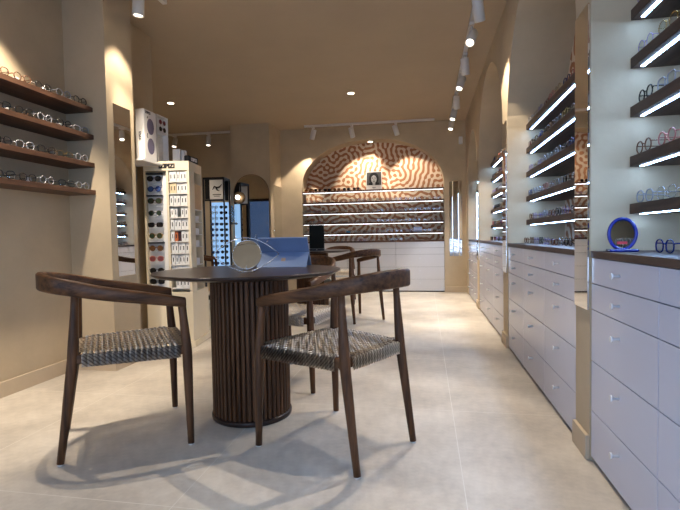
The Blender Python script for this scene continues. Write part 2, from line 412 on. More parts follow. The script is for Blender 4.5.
for si, z in enumerate(BZS):
    s = tag(MB().box((BX0+.004, YB-.004, z-.03), (BX1-.004, YB+.20, z), .0015).build('wall_shelf', M['shelfwood_x']),
        'thin walnut shelf across the patterned back arch, %s' % SH[si].replace('lowest shelf', 'fifth and lowest'), 'shelf', 'thin shelves across the back arch')
    MB().box((BX0+.02, YB-.003, z-.036), (BX1-.02, YB+.012, z-.0302)).build('led_strip', M['ledback'], s)

# ------------------------------------------------------------------ mirrors
def wall_mirror(x, y0, y1, z0, z1, sgn, label):
    t = tag(MB().box((min(x, x+sgn*.008), y0, z0), (max(x, x+sgn*.008), y1, z1), .001).build('wall_mirror', [M['mirror']]), label, 'mirror')
    return t
for i, (a, b) in enumerate(((2.029, 2.193), (3.95, 4.13), (5.99, 6.15))):
    wall_mirror(XR-.0005, a, b, .615, 1.84, -1, 'tall narrow frameless mirror on the %s right-hand pier between two arches' % ['nearest', 'middle', 'farthest'][i])
wall_mirror(-2.1925, 3.015, 3.21, .672, 1.914, 1, 'tall narrow frameless mirror on the left column beside the walnut shelves')
m_ = tag(MB().box((.386, YB-.010, .585), (.583, YB-.001, 1.80), .001).build('wall_mirror', M['mirror']), 'tall narrow mirror on the back wall right of the patterned arch', 'mirror')
wall_mirror(-2.4395, 7.33, 7.74, .2, 1.80, 1, 'tall plain mirror on the short side wall left of the patterned arch')
# arched mirror on the rear column
def arch_outline(x0, x1, z0, zs, inset=0., n=24):
    c, a = (x0+x1)/2, (x1-x0)/2-inset
    return [(c-a, z0+inset)]+[(c-a*math.cos(math.pi*i/n), zs+a*math.sin(math.pi*i/n)) for i in range(n+1)]+[(c+a, z0+inset)]
def slab_xz(mb, pts, y0, y1):
    a = [mb.v((x, y0, z)) for x, z in pts]; b = [mb.v((x, y1, z)) for x, z in pts]; n = len(pts)
    mb.f(a); mb.f(b[::-1])
    for i in range(n): mb.f([a[i], b[i], b[(i+1) % n], a[(i+1) % n]])
    return mb
am = slab_xz(MB(), arch_outline(-3.06, -2.46, .25, 1.66), 7.166, 7.179).build('arched_mirror', M['mirror'])
tag(am, 'tall arched mirror with thin brass edge on the rear left column', 'mirror')
MB().tube([(x, 7.166, z) for x, z in arch_outline(-3.06, -2.46, .25, 1.66)], .006, 6, True).build('brass_edge', M['brass'], am)

# ------------------------------------------------------------------ chairs
def lerp(a, b, t): return a+(b-a)*t
def catmull(P, per=8):
    P = [Vector(p) for p in P]; out = []
    Q = [P[0]*2-P[1]]+P+[P[-1]*2-P[-2]]
    for i in range(1, len(Q)-2):
        for k in range(per):
            t = k/per; a, b, c, d = Q[i-1:i+3]
            out.append(.5*((2*b)+(c-a)*t+(2*a-5*b+4*c-d)*t*t+(3*b-a-3*c+d)*t**3))
    return out+[P[-1]]
def chair_proto():
    t = empty('armchair', (0, 0, 0), 0, 'x', 'chair', 'walnut armchairs with woven rope seats')
    # legs: (foot, seat, top)
    F = [((.258, s*.262, 0), (.254, s*.251, .43), (.238, s*.240, .648)) for s in (1, -1)]
    B = [((-.258, s*.201, 0), (-.199, s*.195, .43), (-.182, s*.190, .720)) for s in (1, -1)]
    for leg, front in [(l, 1) for l in F]+[(l, 0) for l in B]:
        a, b, c = (Vector(q) for q in leg)
        pts = [a+Vector((0, 0, .006))]+[a.lerp(b, k) for k in (.25, .5, .75)]+[b]+[b.lerp(c, k) for k in (.25, .5, .75)]+[c]
        rr = [.0145, .0165, .0185, .021, .0225, .021, .018, .0155, .0145] if not front else [.0145, .0165, .0185, .021, .022, .0205, .019, .0175, .0185]
        l = MB().tube(pts, rr, 14).build('leg', M['wood'], t)
        MB().lathe([(.0125, 0), (.0125, .006)], 12, (a.x, a.y, 0)).build('glide', M['greymetal'], l)
    # rails
    def rail(a, b, h, w_):
        a, b = Vector(a), Vector(b); d = (b-a); L = d.length; mb = MB()
        mb.xf = Matrix.Translation(a) @ Matrix.Rotation(math.atan2(d.y, d.x), 4, 'Z')
        mb.box((0, -w_/2, -h/2), (L, w_/2, h/2), .006); return mb.build('seat_rail', M['wood_h'], t)
    zc = .434
    rail((.254, -.243, zc), (.254, .243, zc), .040, .028)
    rail((-.197, -.187, zc), (-.197, .187, zc), .040, .028)
    for s in (1, -1): rail((-.19, s*.196, zc), (.245, s*.249, zc), .040, .028)
    # woven seat: real bands with gaps, over and under each other, wrapped round the rails
    mb = MB()
    def halfw(x): return lerp(.2150, .2700, (x+.197)/(.451))
    nx, ny = 17, 17
    x0, x1 = -.165, .222
    ytop = .160
    def ribbon(path):                                     # half-round cord band: (centre, width direction, outward normal, width)
        prev = None
        for p, wv, nv, wd2 in path:
            q = [mb.v(p+wv*(t*wd2/2)+nv*(.0042*(1-t*t)-.0012)) for t in (-1, -.62, 0, .62, 1)]
            if prev:
                for a in range(4): mb.f([prev[a], prev[a+1], q[a+1], q[a]], True)
            prev = q
    X_, Y_, Z_ = Vector((1, 0, 0)), Vector((0, 1, 0)), Vector((0, 0, 1))
    cellx = (x1-x0)/nx; COV = .76; SIDE = (.404, .42, .436, .450)
    for i in range(nx):                                   # bands across (along y)
        xc = x0+(i+.5)*cellx; hw = halfw(xc); path = []
        for z in SIDE: path.append((Vector((xc, -hw-.002, z)), X_, -Y_, cellx*1.14))
        for k in range(ny*2+1):
            yy = lerp(-hw+.004, hw-.004, k/(ny*2)); ph = 1 if ((k//2+i) % 2 == 0) else -1
            zz = .4565+(.0022*ph if k % 2 else 0)
            path.append((Vector((xc, yy, zz)), X_, Z_, cellx*(1.0 if k in (0, ny*2) else COV)))
        for z in SIDE[::-1]: path.append((Vector((xc, hw+.002, z)), X_, Y_, cellx*1.14))
        mb.mi = 0; ribbon(path)
    for j in range(ny):                                   # bands front to back
        u = (j+.5)/ny*2-1; wf, wb = .215*u, .165*u; pf, pb = .43/ny, .33/ny
        path = []
        for z in SIDE: path.append((Vector((-.217, wb, z)), Y_, -X_, pb*1.14))
        for k in range(nx*2+1):
            tt = k/(nx*2); xx = lerp(-.212, .270, tt); ph = -1 if ((k//2+j) % 2 == 0) else 1
            zz = .4565+(.0022*ph if k % 2 else 0)
            path.append((Vector((xx, lerp(wb, wf, tt), zz)), Y_, Z_, lerp(pb, pf, tt)*(1.0 if k in (0, nx*2) else COV)))
        for z in SIDE[::-1]: path.append((Vector((.275, wf, z)), Y_, X_, pf*1.14))
        mb.mi = 1; ribbon(path)
    bmesh.ops.solidify(mb.bm, geom=mb.bm.faces, thickness=.0012)
    mb.build('woven_seat', [M['rope_grey'], M['rope_tan']], t)
    # curved arm and back in one sweep
    half = [((.254, .241, .625), .668, .040), ((.195, .243, .634), .682, .042), ((.06, .237, .656), .710, .040), ((-.07, .220, .676), .736, .036), ((-.17, .198, .695), .762, .032), ((-.255, .155, .710), .782, .029), ((-.308, .085, .719), .794, .027), ((-.325, 0, .722), .798, .026)]
    ctl = half+[((p[0], -p[1], p[2]), zt, th) for (p, zt, th) in half[-2::-1]]
    P = catmull([c[0] for c in ctl], 6); T = catmull([(c[1], c[2], 0) for c in ctl], 6)
    mb = MB(); rings = []
    for i, p in enumerate(P):
        d = P[min(i+1, len(P)-1)]-P[max(i-1, 0)]; d.z = 0; d.normalize(); nrm = Vector((d.y, -d.x, 0))
        zt, th = T[i].x, T[i].y; h = zt-p.z; c_ = min(.010, th*.3)
        # outline of section (n = across, z)
        sec = [(-th/2, c_), (-th/2, h-c_), (-th/2+c_*.4, h-c_*.4), (-th/2+c_, h), (th/2-c_, h), (th/2-c_*.4, h-c_*.4), (th/2, h-c_), (th/2, c_), (th/2-c_*.4, c_*.4), (th/2-c_, 0), (-th/2+c_, 0), (-th/2+c_*.4, c_*.4)]
        rings.append([mb.v(Vector((p.x, p.y, p.z+z))+nrm*a) for a, z in sec])
    for a, b in zip(rings, rings[1:]):
        for k in range(12): mb.f([a[k], a[(k+1) % 12], b[(k+1) % 12], b[k]], True)
    mb.f(rings[0][::-1]); mb.f(rings[-1])
    mb.build('curved_backrest', M['wood_h'], t)
    return t
ch = chair_proto()
CH = [((-1.422, 1.974), 37.5, 'dark walnut armchair with woven rope seat, left of the front table beside the left wall'),
      ((-.388, 2.0427), 149.5, 'dark walnut armchair with woven rope seat, right of the front table and nearest the drawers'),
      ((-.852, 2.97), -105, 'dark walnut armchair tucked in behind the front round table'),
      ((-.785, 5.15), 135, 'dark walnut armchair right of the rear round table, back to the drawers'),
      ((-1.23, 6.50), -90, 'dark walnut armchair behind the rear round table, in front of the white drawers'),
      ((-3.15, 6.02), 20, 'dark walnut armchair standing behind the cream sunglasses stand')]
for i, ((x, y), a, lab) in enumerate(CH):
    c = ch if i == 0 else copy_tree(ch)
    c.location = (x, y, 0); c.rotation_euler = (0, 0, R(a)); c['label'] = lab

# ------------------------------------------------------------------ round tables
def round_table(x, y, label):
    t = empty('round_table', (x, y, 0), 0, label, 'table', 'round walnut tables with fluted drum bases')
    MB().lathe([(.30, .737), (.41, .738), (.463, .746), (.4835, .756), (.485, .760), (.4825, .7645), (.475, .765)], 96).build('tabletop', M['wood_table'], t)
    mb = MB(); n = 48; r = .195; prof = []
    for i in range(n):
        a0 = 2*math.pi*i/n
        for k in range(8):
            u = k/8; a = a0+2*math.pi/n*u
            rr = r-.016 if u > .74 else r+.008*math.sin(math.pi*(.12+.76*u/.74))
            prof.append((rr*math.cos(a), rr*math.sin(a)))
    mb.prism(prof, .028, .736)
    mb.build('fluted_drum', M['slat'], t)
    MB().lathe([(.190, 0), (.208, .002), (.210, .010), (.210, .020), (.205, .027)], 64).build('foot_ring', M['wood_table'], t)
    return t
TX, TY = -.918, 2.325
round_table(TX, TY, 'round dark walnut table with fluted drum base, nearest, holding the eye mirror')
round_table(-1.42, 5.75, 'round dark walnut table with fluted drum base, farther back near the patterned arch')

# items on the front table
em = empty('table_mirror', (-.883, 2.20, .765), R(12), 'small round mirror in a silver wire eye outline on the front table', 'mirror')
tilt_ = R(-17)
MB().disc((0, .088), .071, .073, 0, 40).build('mirror_disc', M['mirror_brown_reflection'], em).rotation_euler = (tilt_, 0, 0)
mb = MB(); mb.tube([(.073*math.cos(2*math.pi*i/40), 0, .088+.075*math.sin(2*math.pi*i/40)) for i in range(40)], .0022, 6, True)
mb.build('mirror_rim', M['steel'], em).rotation_euler = (tilt_, 0, 0)
mb = MB(); Wl, Wr = -.165, .165
for sgn in (1, -1):
    mb.tube([(lerp(Wl, Wr, k/24), -.004, .086+sgn*.083*math.cos(math.pi*(k/24-.5))**.9) for k in range(25)], .0017, 6)
for k, a in ((.2, 125), (.36, 105), (.64, 75), (.8, 55)):
    x = lerp(Wl, Wr, k); z = .086+.083*math.cos(math.pi*(k-.5))**.9
    mb.tube([(x, -.004, z), (x+.024*math.cos(R(a)), -.004, z+.024*math.sin(R(a)))], .0015, 6)
mb.build('eye_wire', M['steel'], em)
mb = MB(); mb.lathe([(.045, 0), (.045, .004), (.04, .006)], 32); mb.tube([(0, .006, .004), (0, .006, .03)], .003, 8)
mb.build('foot', M['steel'], em)

tb = empty('tablet', (-.795, 2.53, .765), R(3), 'blue grey tablet propped on its kickstand, back to the viewer, on the front table', 'tablet')
def slab(mb, a, b, th, x0, x1):     # slab between two (y,z) points
    a, b = Vector((0, *a)), Vector((0, *b)); d = (b-a).normalized(); nrm = Vector((0, d.z, -d.y))*th
    vs = [mb.v(p+Vector((x, 0, 0))) for x in (x0, x1) for p in (a, b, b+nrm, a+nrm)]
    for q in ((0, 1, 2, 3), (7, 6, 5, 4), (0, 4, 5, 1), (1, 5, 6, 2), (2, 6, 7, 3), (3, 7, 4, 0)): mb.f([vs[i] for i in q])
    return mb
body = slab(MB(), (.115, .002), (.005, .164), .008, -.146, .140).build('back_shell', M['tablet'], tb)
ks = slab(MB(), (-.03, .002), (.054, .083), .004, -.146, .140).build('kickstand', M['tablet'], tb)
slab(MB(), (.1245, .006), (.0145, .166), .0015, -.142, .136).build('screen', M['screen'], tb)
mb = MB()
dv = Vector((0, .084, .081)).normalized(); nv = Vector((0, -dv.z, dv.y))
for ix in (0, 1):
    for iz in (0, 1):
        base = Vector((-.012+ix*.0125, -.03, .002))+dv*(.045+iz*.0125)+nv*.0006
        vs = [mb.v(base+Vector((dx, 0, 0))+dv*dz) for dx, dz in ((0, 0), (.0118, 0), (.0118, .0118), (0, .0118))]; mb.f(vs)
mb.build('square_emblem', M['bronze'], ks)

# tablet screen on the rear table
st = empty('standing_screen', (-1.30, 5.52, .765), R(8), 'dark upright screen with black base on the rear round table', 'screen')
MB().box((-.09, 0, .03), (.09, .012, .315), .004).build('screen_panel', M['screen'], st)
mb = MB(); mb.box((-.09, -.02, 0), (.09, .10, .028), .006); mb.build('base', M['black'], st)
mb = MB(); mb.box((-.004, -.021, .010), (.004, -.0202, .018)); mb.build('button', M['greymetal'], st)

# ------------------------------------------------------------------ spectacles
def rim_loop(kind, cx, rx, rz, zc, n=18):
    pts = []
    e = {'round': 1., 'square': .55, 'panto': .8, 'cat': .7}[kind]
    for i in range(n):
        a = 2*math.pi*i/n; c, s = math.cos(a), math.sin(a)
        x = cx+rx*math.copysign(abs(c)**e, c); z = zc+rz*math.copysign(abs(s)**e, s)
        if kind == 'cat' and s > 0: z += .005*(abs(x)/.06)
        pts.append((x, 0, z))
    return pts
GM = {}
def spec_meshes(kind, fr, lens, thick, small, folded=False):
    key = (kind, fr, lens, thick, small, folded)
    if key in GM: return GM[key]
    rx, rz = {'round': (.0235, .0225), 'square': (.027, .019), 'panto': (.025, .0215), 'cat': (.026, .0195)}[kind]
    zc = rz+thick; cx = rx+.0095
    n = 12 if small else 18
    def frame(mb):
        for s in (1, -1): mb.tube(rim_loop(kind, s*cx, rx, rz, zc, n), thick, 5, True)
        mb.tube([(-.0105, 0, zc+rz*.25), (0, -.003, zc+rz*.42), (.0105, 0, zc+rz*.25)], thick*.9, 5)
        for s in (1, -1): mb.tube([(s*(cx+rx-.001), 0, zc+rz*.35), (s*(cx+rx+.006), .002, zc+rz*.4)], thick, 5)
    def lens_(mb, s): 
        lp = rim_loop(kind, s*cx, rx, rz, zc, n); a = [mb.v((x, -.0008, z)) for x, y, z in lp]; b = [mb.v((x, .0008, z)) for x, y, z in lp]
        mb.f(a); mb.f(b[::-1])
        for i in range(n): mb.f([a[i], b[i], b[(i+1) % n], a[(i+1) % n]])
    def temple(mb, s):
        x = s*(cx+rx+.006)
        if folded:
            mb.tube([(x, .002, zc+rz*.4), (x*.93, .010+.003*s, zc+rz*.38), (0, .014+.003*s, zc+rz*.30), (-x*.55, .015+.003*s, zc), (-x*.85, .014+.003*s, zc-rz*.6)], thick*.85, 5); return
        mb.tube([(x, .002, zc+rz*.4), (x, .05, zc+rz*.36), (x*.98, .098, zc+rz*.26), (x*.95, .122, zc-rz*.25), (x*.94, .136, .0025)], thick*.85, 5)
    if small:
        mb = MB(); frame(mb); temple(mb, 1); temple(mb, -1); mb.mi = 1; lens_(mb, 1); lens_(mb, -1)
        GM[key] = mb.mesh('spectacles', [M['fr_'+fr], M[lens]])
    else:
        f_ = MB(); frame(f_); out = [f_.mesh('frame', M['fr_'+fr])]
        for s in (1, -1): q = MB(); lens_(q, s); out.append(q.mesh('lens', M[lens]))
        for s in (1, -1): q = MB(); temple(q, s); out.append(q.mesh('temple', M['fr_'+fr]))
        GM[key] = out
    return GM[key]
CNAME = {'black': 'black', 'tortoise': 'tortoiseshell', 'clear': 'clear', 'gold': 'gold', 'navy': 'navy blue', 'burgundy': 'burgundy', 'silver': 'silver', 'lilac': 'lilac', 'brown': 'brown', 'rose': 'rose'}
KNAME = {'round': 'round', 'square': 'rectangular', 'panto': 'rounded', 'cat': 'cat-eye'}
def spectacles(loc, rz, kind, fr, lens, thick, where, group, small=False, noun='spectacles', tilt=0., folded=False):
    me = spec_meshes(kind, fr, lens, thick, small, folded)
    lab = '%s %s %s %s' % (CNAME[fr], KNAME[kind], noun, where)
    name = 'sunglasses' if noun == 'sunglasses' else 'spectacles'
    if small:
        o = link(name, me, None, loc, rz); tag(o, lab, noun, group)
    else:
        o = empty(name, loc, rz, lab, noun, group)
        for q, nm in zip(me, ('frame', 'lens', 'lens', 'temple', 'temple')): link(nm, q, o)
    if tilt: o.rotation_euler = (tilt, 0, rz)
    return o
PAL_R = [['lilac', 'gold', 'black', 'tortoise'], ['lilac', 'gold', 'silver', 'rose'], ['black', 'clear', 'silver', 'navy'], ['brown', 'rose', 'silver', 'navy'], ['clear', 'silver', 'navy', 'lilac'], ['navy', 'black', 'clear', 'silver']]
ALLC = ['black', 'black', 'tortoise', 'clear', 'gold', 'navy', 'burgundy', 'silver', 'lilac', 'brown', 'rose', 'black', 'clear']
KINDS = ['round', 'square', 'panto', 'cat', 'round', 'panto']
def shelf_words(si): return (['top', 'second', 'third', 'fourth', 'fifth'][si]+' shelf') if si < 5 else 'worktop'
SZ6 = SZ+[.856]
for ni, (cnt, step, small) in enumerate(((4, .165, False), (8, .152, False), (8, .150, True), (5, .150, True))):
    y1 = NICHES[ni][1]
    for si, z in enumerate(SZ6):
        for k in range(cnt):
            yy = y1-.088-k*step+rng.uniform(-.003, .003)
            if ni == 0 and si == 5: yy = y1-.30-k*step
            if ni == 0 and si == 5 and k == 3: continue
            fr = PAL_R[si][k % 4] if ni == 0 else rng.choice(ALLC)
            x = XR+.158 if si < 5 else XR+.13
            spectacles((x+rng.uniform(-.004, .006), yy, z+.0005), R(-90)+rng.uniform(-.05, .05), rng.choice(KINDS), fr, 'lens', .0014 if fr in ('gold', 'silver', 'lilac') else .0026,
                'in %s right arch, %s, %s from far end' % (NICHE_NAME[ni], shelf_words(si), ORD[k]), 'spectacles in the right-hand arches', small)
# left wall shelves
for si, z in enumerate(LZ):
    for k in range(6):
        yy = 2.86-k*.154+rng.uniform(-.004, .004)
        fr = rng.choice([['gold', 'black', 'black', 'brown', 'clear'], ['black', 'black', 'tortoise', 'clear', 'navy'], ['black', 'black', 'clear', 'gold', 'brown'], ['black', 'clear', 'tortoise', 'black', 'brown']][si])
        spectacles((-2.322+rng.uniform(-.006, .006), yy, z+.0005), R(90)+rng.uniform(-.09, .09), rng.choice(KINDS), fr, 'lens', .0012 if fr in ('gold', 'silver') else .0028,
            'on left wall shelf, %s row down, %s from far end' % (ORD[si], ORD[k]), 'spectacles on the left wall', False)
wt = [(0, 2.40), (0, 2.60), (1, 2.32), (1, 2.72), (2, 2.66), (3, 2.46)]  # plain white blocks set among the left-shelf spectacles
for i, (si, yy) in enumerate(wt):
    t = tag(MB().box((-2.385, yy-.012, LZ[si]+.0005), (-2.36, yy+.012, LZ[si]+.035), .003).build('shelf_block', M['white']),
        'small white tag block behind the spectacles of the left wall\'s %s shelf%s' % (ORD[si], ['', ', farther one', ', nearer one', ', farther one', '', ''][i] if i != 0 else ', nearer one'), 'tag', 'small white blocks on the left shelves')
# back shelves
for si, z in enumerate(BZS+[.856]):
    if si == 0: xs = [-1.97+.166*k for k in range(6)]
    else: xs = [-1.98+.155*k+rng.uniform(-.005, .005) for k in range(15)]
    for k, x in enumerate(xs):
        if si == 5 and k > 11: continue
        if si == 0: fr, ln, noun = rng.choice(['black', 'tortoise', 'brown', 'burgundy']), 'lensdark' if k % 3 else 'lensbrown', 'sunglasses'
        else: fr, ln, noun = rng.choice(['clear', 'silver', 'lilac', 'brown', 'black', 'clear']), 'lens', 'spectacles'
        rz = rng.uniform(-.05, .05)
        spectacles((x, YB+.045, z+.0005), rz, rng.choice(KINDS), fr, ln, .0021, 'under back arch, %s, %s from left' % (shelf_words(si), ORD[k]), 'eyewear under the back arch', True, noun)

# ------------------------------------------------------------------ things on the back shelves
pc = empty('portrait_card', (-.838, YB+.06, 1.7125), 0, 'black and white portrait card standing on the top shelf of the back arch', 'card')
MB().box((-.133, 0, 0), (.133, .012, .30), .002).build('card_board', M['white'], pc)
MB().box((-.122, -.0015, .075), (.122, -.0002, .292)).build('photo_print', M['printgrey'], pc)
mb = MB(); mb.disc((0, .185), .080, .102, -.004, 28); mb.box((-.085, -.004, .078), (.085, -.0026, .115)); mb.build('dark_hair', M['blacksoft'], pc)
mb = MB(); mb.disc((0, .172), .046, .066, -.006, 28); mb.box((-.022, -.006, .078), (.022, -.0046, .12)); mb.build('face', M['skin'], pc)
mb = MB()
for s in (1, -1): mb.disc((s*.021, .19), .011, .006, -.008, 14); mb.box((s*.021-.014, -.008, .205), (s*.021+.014, -.0066, .209))
mb.disc((0, .14), .017, .006, -.008, 14); mb.box((-.004, -.008, .158), (.004, -.0066, .178)); mb.build('face_features', M['blacksoft'], pc)
mb = MB(); mb.box((-.03, -.0016, .035), (.03, -.0004, .043)); mb.box((-.02, -.0016, .022), (.02, -.0004, .027)); mb.build('caption_lines', M['printgrey'], pc)
tag(MB().box((-1.32, YB+.03, .9975), (-1.25, YB+.05, 1.03), .003).build('price_card', M['bluecard']), 'small turquoise card on the lowest shelf of the back arch', 'card')
tag(MB().box((-.19, YB+.03, .9975), (-.05, YB+.05, 1.075), .003).build('leaflet', M['palecard']), 'pale blue leaflet on the lowest shelf of the back arch, right half', 'leaflet')
# motion sensor on the back wall
ms = empty('motion_sensor', (.572, YB-.001, 2.44), 0, 'small white motion sensor high on the back wall by the right corner', 'sensor')
mb = MB(); mb.box((-.03, -.04, -.06), (.03, 0, .06), .012); mb.build('housing', M['whitebox'], ms)
mb = MB(); mb.box((-.02, -.047, -.045), (.02, -.0405, -.005), .003); mb.build('lens_window', M['white'], ms)

# ------------------------------------------------------------------ blue table mirror on the right worktop
bm_ = empty('table_mirror', (.722, 1.895, .8565), R(-6), 'small oval mirror in a glossy cobalt blue frame on the nearest right-hand worktop', 'mirror')
mb = MB(); mb.box((-.048, -.03, 0), (.048, .035, .010), .004); mb.build('base', M['blue'], bm_)
mb = MB(); mb.tube([(.045*math.cos(2*math.pi*i/40), 0, .066+.057*math.sin(2*math.pi*i/40)) for i in range(40)], .0062, 8, True); mb.build('oval_frame', M['blue'], bm_)
mb = MB(); mb.disc((0, .066), .044, .056, .001, 36); g_ = mb.build('mirror_glass', M['mirror_brown_reflection'], bm_)
mb = MB(); mb.box((-.018, -.0015, .028), (.016, .0008, .038), .0005); mb.build('red_sticker', M['red'], bm_)

# ------------------------------------------------------------------ cream sunglasses stand
TH = R(9)
SW, SD = .395, .33
sd = empty('display_stand', (-1.98-SW*math.cos(TH), 3.70-SW*math.sin(TH), 0), TH, 'cream display stand with a column of sunglasses and a column of small white boxes', 'display stand')
# local: x 0..SW along the front, y 0..depth
mb = MB(); mb.box((-.02, -.02, 0), (SW+.02, .47, .05), .003); mb.build('plinth', M['cream'], sd)
lc = MB().box((-.004, -.004, .051), (SW+.004, .43, .478), .003).build('lower_cabinet', M['cream'], sd)
mb = MB(); mb.box((0, .10, .479), (SW, .13, 1.5215)); mb.box((0, 0, .479), (.018, .10, 1.5215)); mb.box((.195, 0, .479), (.215, .10, 1.5215)); mb.box((SW-.02, 0, .479), (SW, .10, 1.5215)); mb.box((0, 0, 1.522), (SW, SD, 1.603), .002); mb.box((.0, .131, .479), (.16, SD, 1.5215))
mb.box((SW-.02, SD-.02, .479), (SW, SD, 1.5215)); mb.box((.161, SD-.02, .479), (SW-.02, SD, 1.5215))
mb.build('upper_body', M['cream'], sd)
def text(body, size, mat, parent, loc, rot, bold=.0, name='lettering', align='LEFT'):
    cu = bpy.data.curves.new(name, 'FONT'); cu.body = body; cu.size = size; cu.offset = bold; cu.extrude = .0006; cu.align_x = align
    cu.materials.append(mat); tmp = bpy.data.objects.new('tmp', cu); COL.objects.link(tmp)
    bpy.context.view_layer.update()
    me = bpy.data.meshes.new_from_object(tmp.evaluated_get(bpy.context.evaluated_depsgraph_get()))
    bpy.data.objects.remove(tmp)
    o = link(name, me, parent, loc); o.rotation_euler = rot
    return o
text('IZIPIZI', .050, M['blacksoft'], sd, (.134, -.001, 1.545), (R(90), 0, 0), .0035, 'brand_lettering')
# shelves for the boxes
RZ = [(1.517, 1.431), (1.413, 1.331), (1.312, 1.227), (1.210, 1.124), (1.107, 1.022), (1.005, .919), (.902, .817), (.804, .718), (.700, .620), (.602, .515)]
for a, b in RZ: MB().box((.2155, .001, b-.010), (SW-.0205, .099, b-.001)).build('box_shelf', M['greymetal'], sd)
mb = MB(); mb.box((.019, .034, .49), (.194, .0395, 1.49)); mb.build('white_backing', M['white'], sd)
# side compartments
for z in (1.19, 1.08, .97, .86, .70, .60): MB().box((.165, .133, z), (SW-.001, SD-.022, z+.008)).build('side_shelf', M['greymetal'], sd)
MB().box((SW-.006, .133, 1.20), (SW-.001, SD-.022, 1.42)).build('side_picture', plain('kraft_picture', srgb(196, 164, 122), .5), sd)
for i, (z, c) in enumerate(((1.088, 'white'), (.978, 'white'), (.868, 'white'), (.708, 'whitebox'), (.608, 'white'))):
    p = sd.matrix_basis
    o = MB().box((.22, .16, z+.0005), (SW-.02, SD-.045, z+.055), .004).build('glasses_case', M[c]); tag(o, 'pale spectacle case in the side compartments of the cream stand, %s from the top' % ORD[i], 'case', 'cases in the stand side')
    o.location = sd.location; o.rotation_euler = (0, 0, TH)
def on_stand(x, y, z):
    return (sd.location.x+x*math.cos(TH)-y*math.sin(TH), sd.location.y+x*math.sin(TH)+y*math.cos(TH), z)
BOXM = {}
def small_box(col, h):
    if (col, h) in BOXM: return BOXM[(col, h)]
    a = MB().box((-.0138, 0, 0), (.0138, .07, h), .001).mesh('box_body', M[col])
    b = MB().box((-.004, -.0008, h*.3), (.004, -.0001, h*.72)).mesh('dark_mark', M['blacksoft'])
    BOXM[(col, h)] = (a, b); return a, b
M['boxorange'] = plain('orange_box_board', srgb(190, 106, 60), .5); M['boxdark'] = plain('burgundy_box_board', srgb(66, 26, 30), .5); M['boxcream'] = plain('cream_box_board', srgb(224, 204, 166), .5)
for ri, (a, b) in enumerate(RZ):
    for k in range(5):
        col = 'white'; cn = 'white'
        if ri == 5 and k == 1: col, cn = 'boxorange', 'orange'
        if ri == 5 and k == 2: col, cn = 'boxdark', 'dark red'
        if ri == 1 and k in (0, 1): col, cn = 'boxcream', 'cream'
        if (ri == 9 and k == 0) or (ri == 3 and k == 2): continue
        o = empty('eyewear_box', on_stand(.2345+k*.0305, .006+rng.uniform(0, .01), b-.0005), TH, 'small %s box in cream stand, row %s from top, %s from left' % (cn, ['one', 'two', 'three', 'four', 'five', 'six', 'seven', 'eight', 'nine', 'ten'][ri], ORD[k]), 'box', 'small boxes in the cream stand')
        ma, mk = small_box(col, .083); link('box_body', ma, o); link('dark_mark', mk, o)
SG = [(1.457, 'panto', 'black', 'lensdark'), (1.368, 'round', 'navy', 'lensblue'), (1.267, 'panto', 'tortoise', 'lensgreen'), (1.161, 'round', 'silver', 'lensgreen'), (1.064, 'square', 'black', 'lensdark'),
      (.966, 'round', 'gold', 'lensgreen'), (.859, 'round', 'tortoise', 'lensbrown'), (.770, 'panto', 'rose', 'lenspink'), (.667, 'panto', 'black', 'lensdark'), (.573, 'cat', 'black', 'lensdark')]
for i, (z, kd, fr, ln) in enumerate(SG):
    spectacles(on_stand(.090, .004, z-.024), TH, kd, fr, ln, .0026, 'on cream stand, %s from top of the column' % ORD[i], 'sunglasses on the cream stand', False, 'sunglasses', folded=True)
    pg = MB(); pg.box((.080, -.004, z-.030), (.100, .0335, z-.0245)); pg.box((.03, .010, z-.050), (.15, .0335, z-.047)); pg.build('display_peg', M['white'], sd)
for z in (1.505, 1.318, .912): MB().box((.02, .0, z-.012), (.155, .0335, z)).build('dark_bar', M['blacksoft'], sd)
# on top of the stand
o = empty('eyewear_box', on_stand(.255, .10, 1.6035), TH, 'tall white box on top of the cream stand, left one', 'box'); MB().box((-.035, 0, 0), (.03, .06, .12), .002).build('box_body', M['whitebox'], o)
o = empty('eyewear_box', on_stand(.305, .12, 1.6035), TH, 'slim white box on top of the cream stand, beside the black case', 'box'); MB().box((-.016, 0, 0), (.016, .05, .112), .002).build('box_body', M['whitebox'], o)
o = empty('glasses_case', on_stand(SW-.034, .165, 1.6035), TH+R(82), 'black case with white lettering on top of the cream stand', 'case')
MB().box((-.09, -.025, 0), (.09, .025, .062), .012).build('case_body', M['blacksoft'], o)
text('IZIPIZI', .038, M['white'], o, (0, -.0262, .018), (R(90), 0, 0), .0015, 'brand_lettering', 'CENTER')
# white wall boxes on a ledge
lg = tag(MB().box((-2.439, 3.375, 1.565), (-2.20, 3.66, 1.58), .002).build('wall_ledge', M['whitebox']), 'small white ledge on the left rear wall carrying the white display boxes', 'ledge')
wb = empty('display_box', (-2.225, 3.45, 1.5805), 0, 'white display box printed with large violet sunglasses, on the wall ledge above the cream stand', 'display box')
MB().box((-.077, 0, 0), (0, .17, .415), .002).build('box_body', M['whitebox'], wb)
mb = MB()
for z in (.285, .125):
    c = Vector((.0006, .088, z)); n = 24
    pts = [mb.v((c.x, c.y+.05*math.cos(2*math.pi*i/n), c.z+.066*math.sin(2*math.pi*i/n))) for i in range(n)]; mb.f(pts)
mb.build('printed_lenses', M['lensprint'], wb)
mb = MB(); mb.tube([(.001, .045, .225), (.001, .036, .205), (.001, .045, .185)], .003, 6); mb.tube([(.001, .045, .345), (.001, .05, .362)], .003, 6); mb.build('printed_bridge', M['blacksoft'], wb)
text('IZIPIZI', .026, M['blacksoft'], wb, (.0004, .02, .385), (R(90), 0, R(90)), .001, 'brand_lettering')
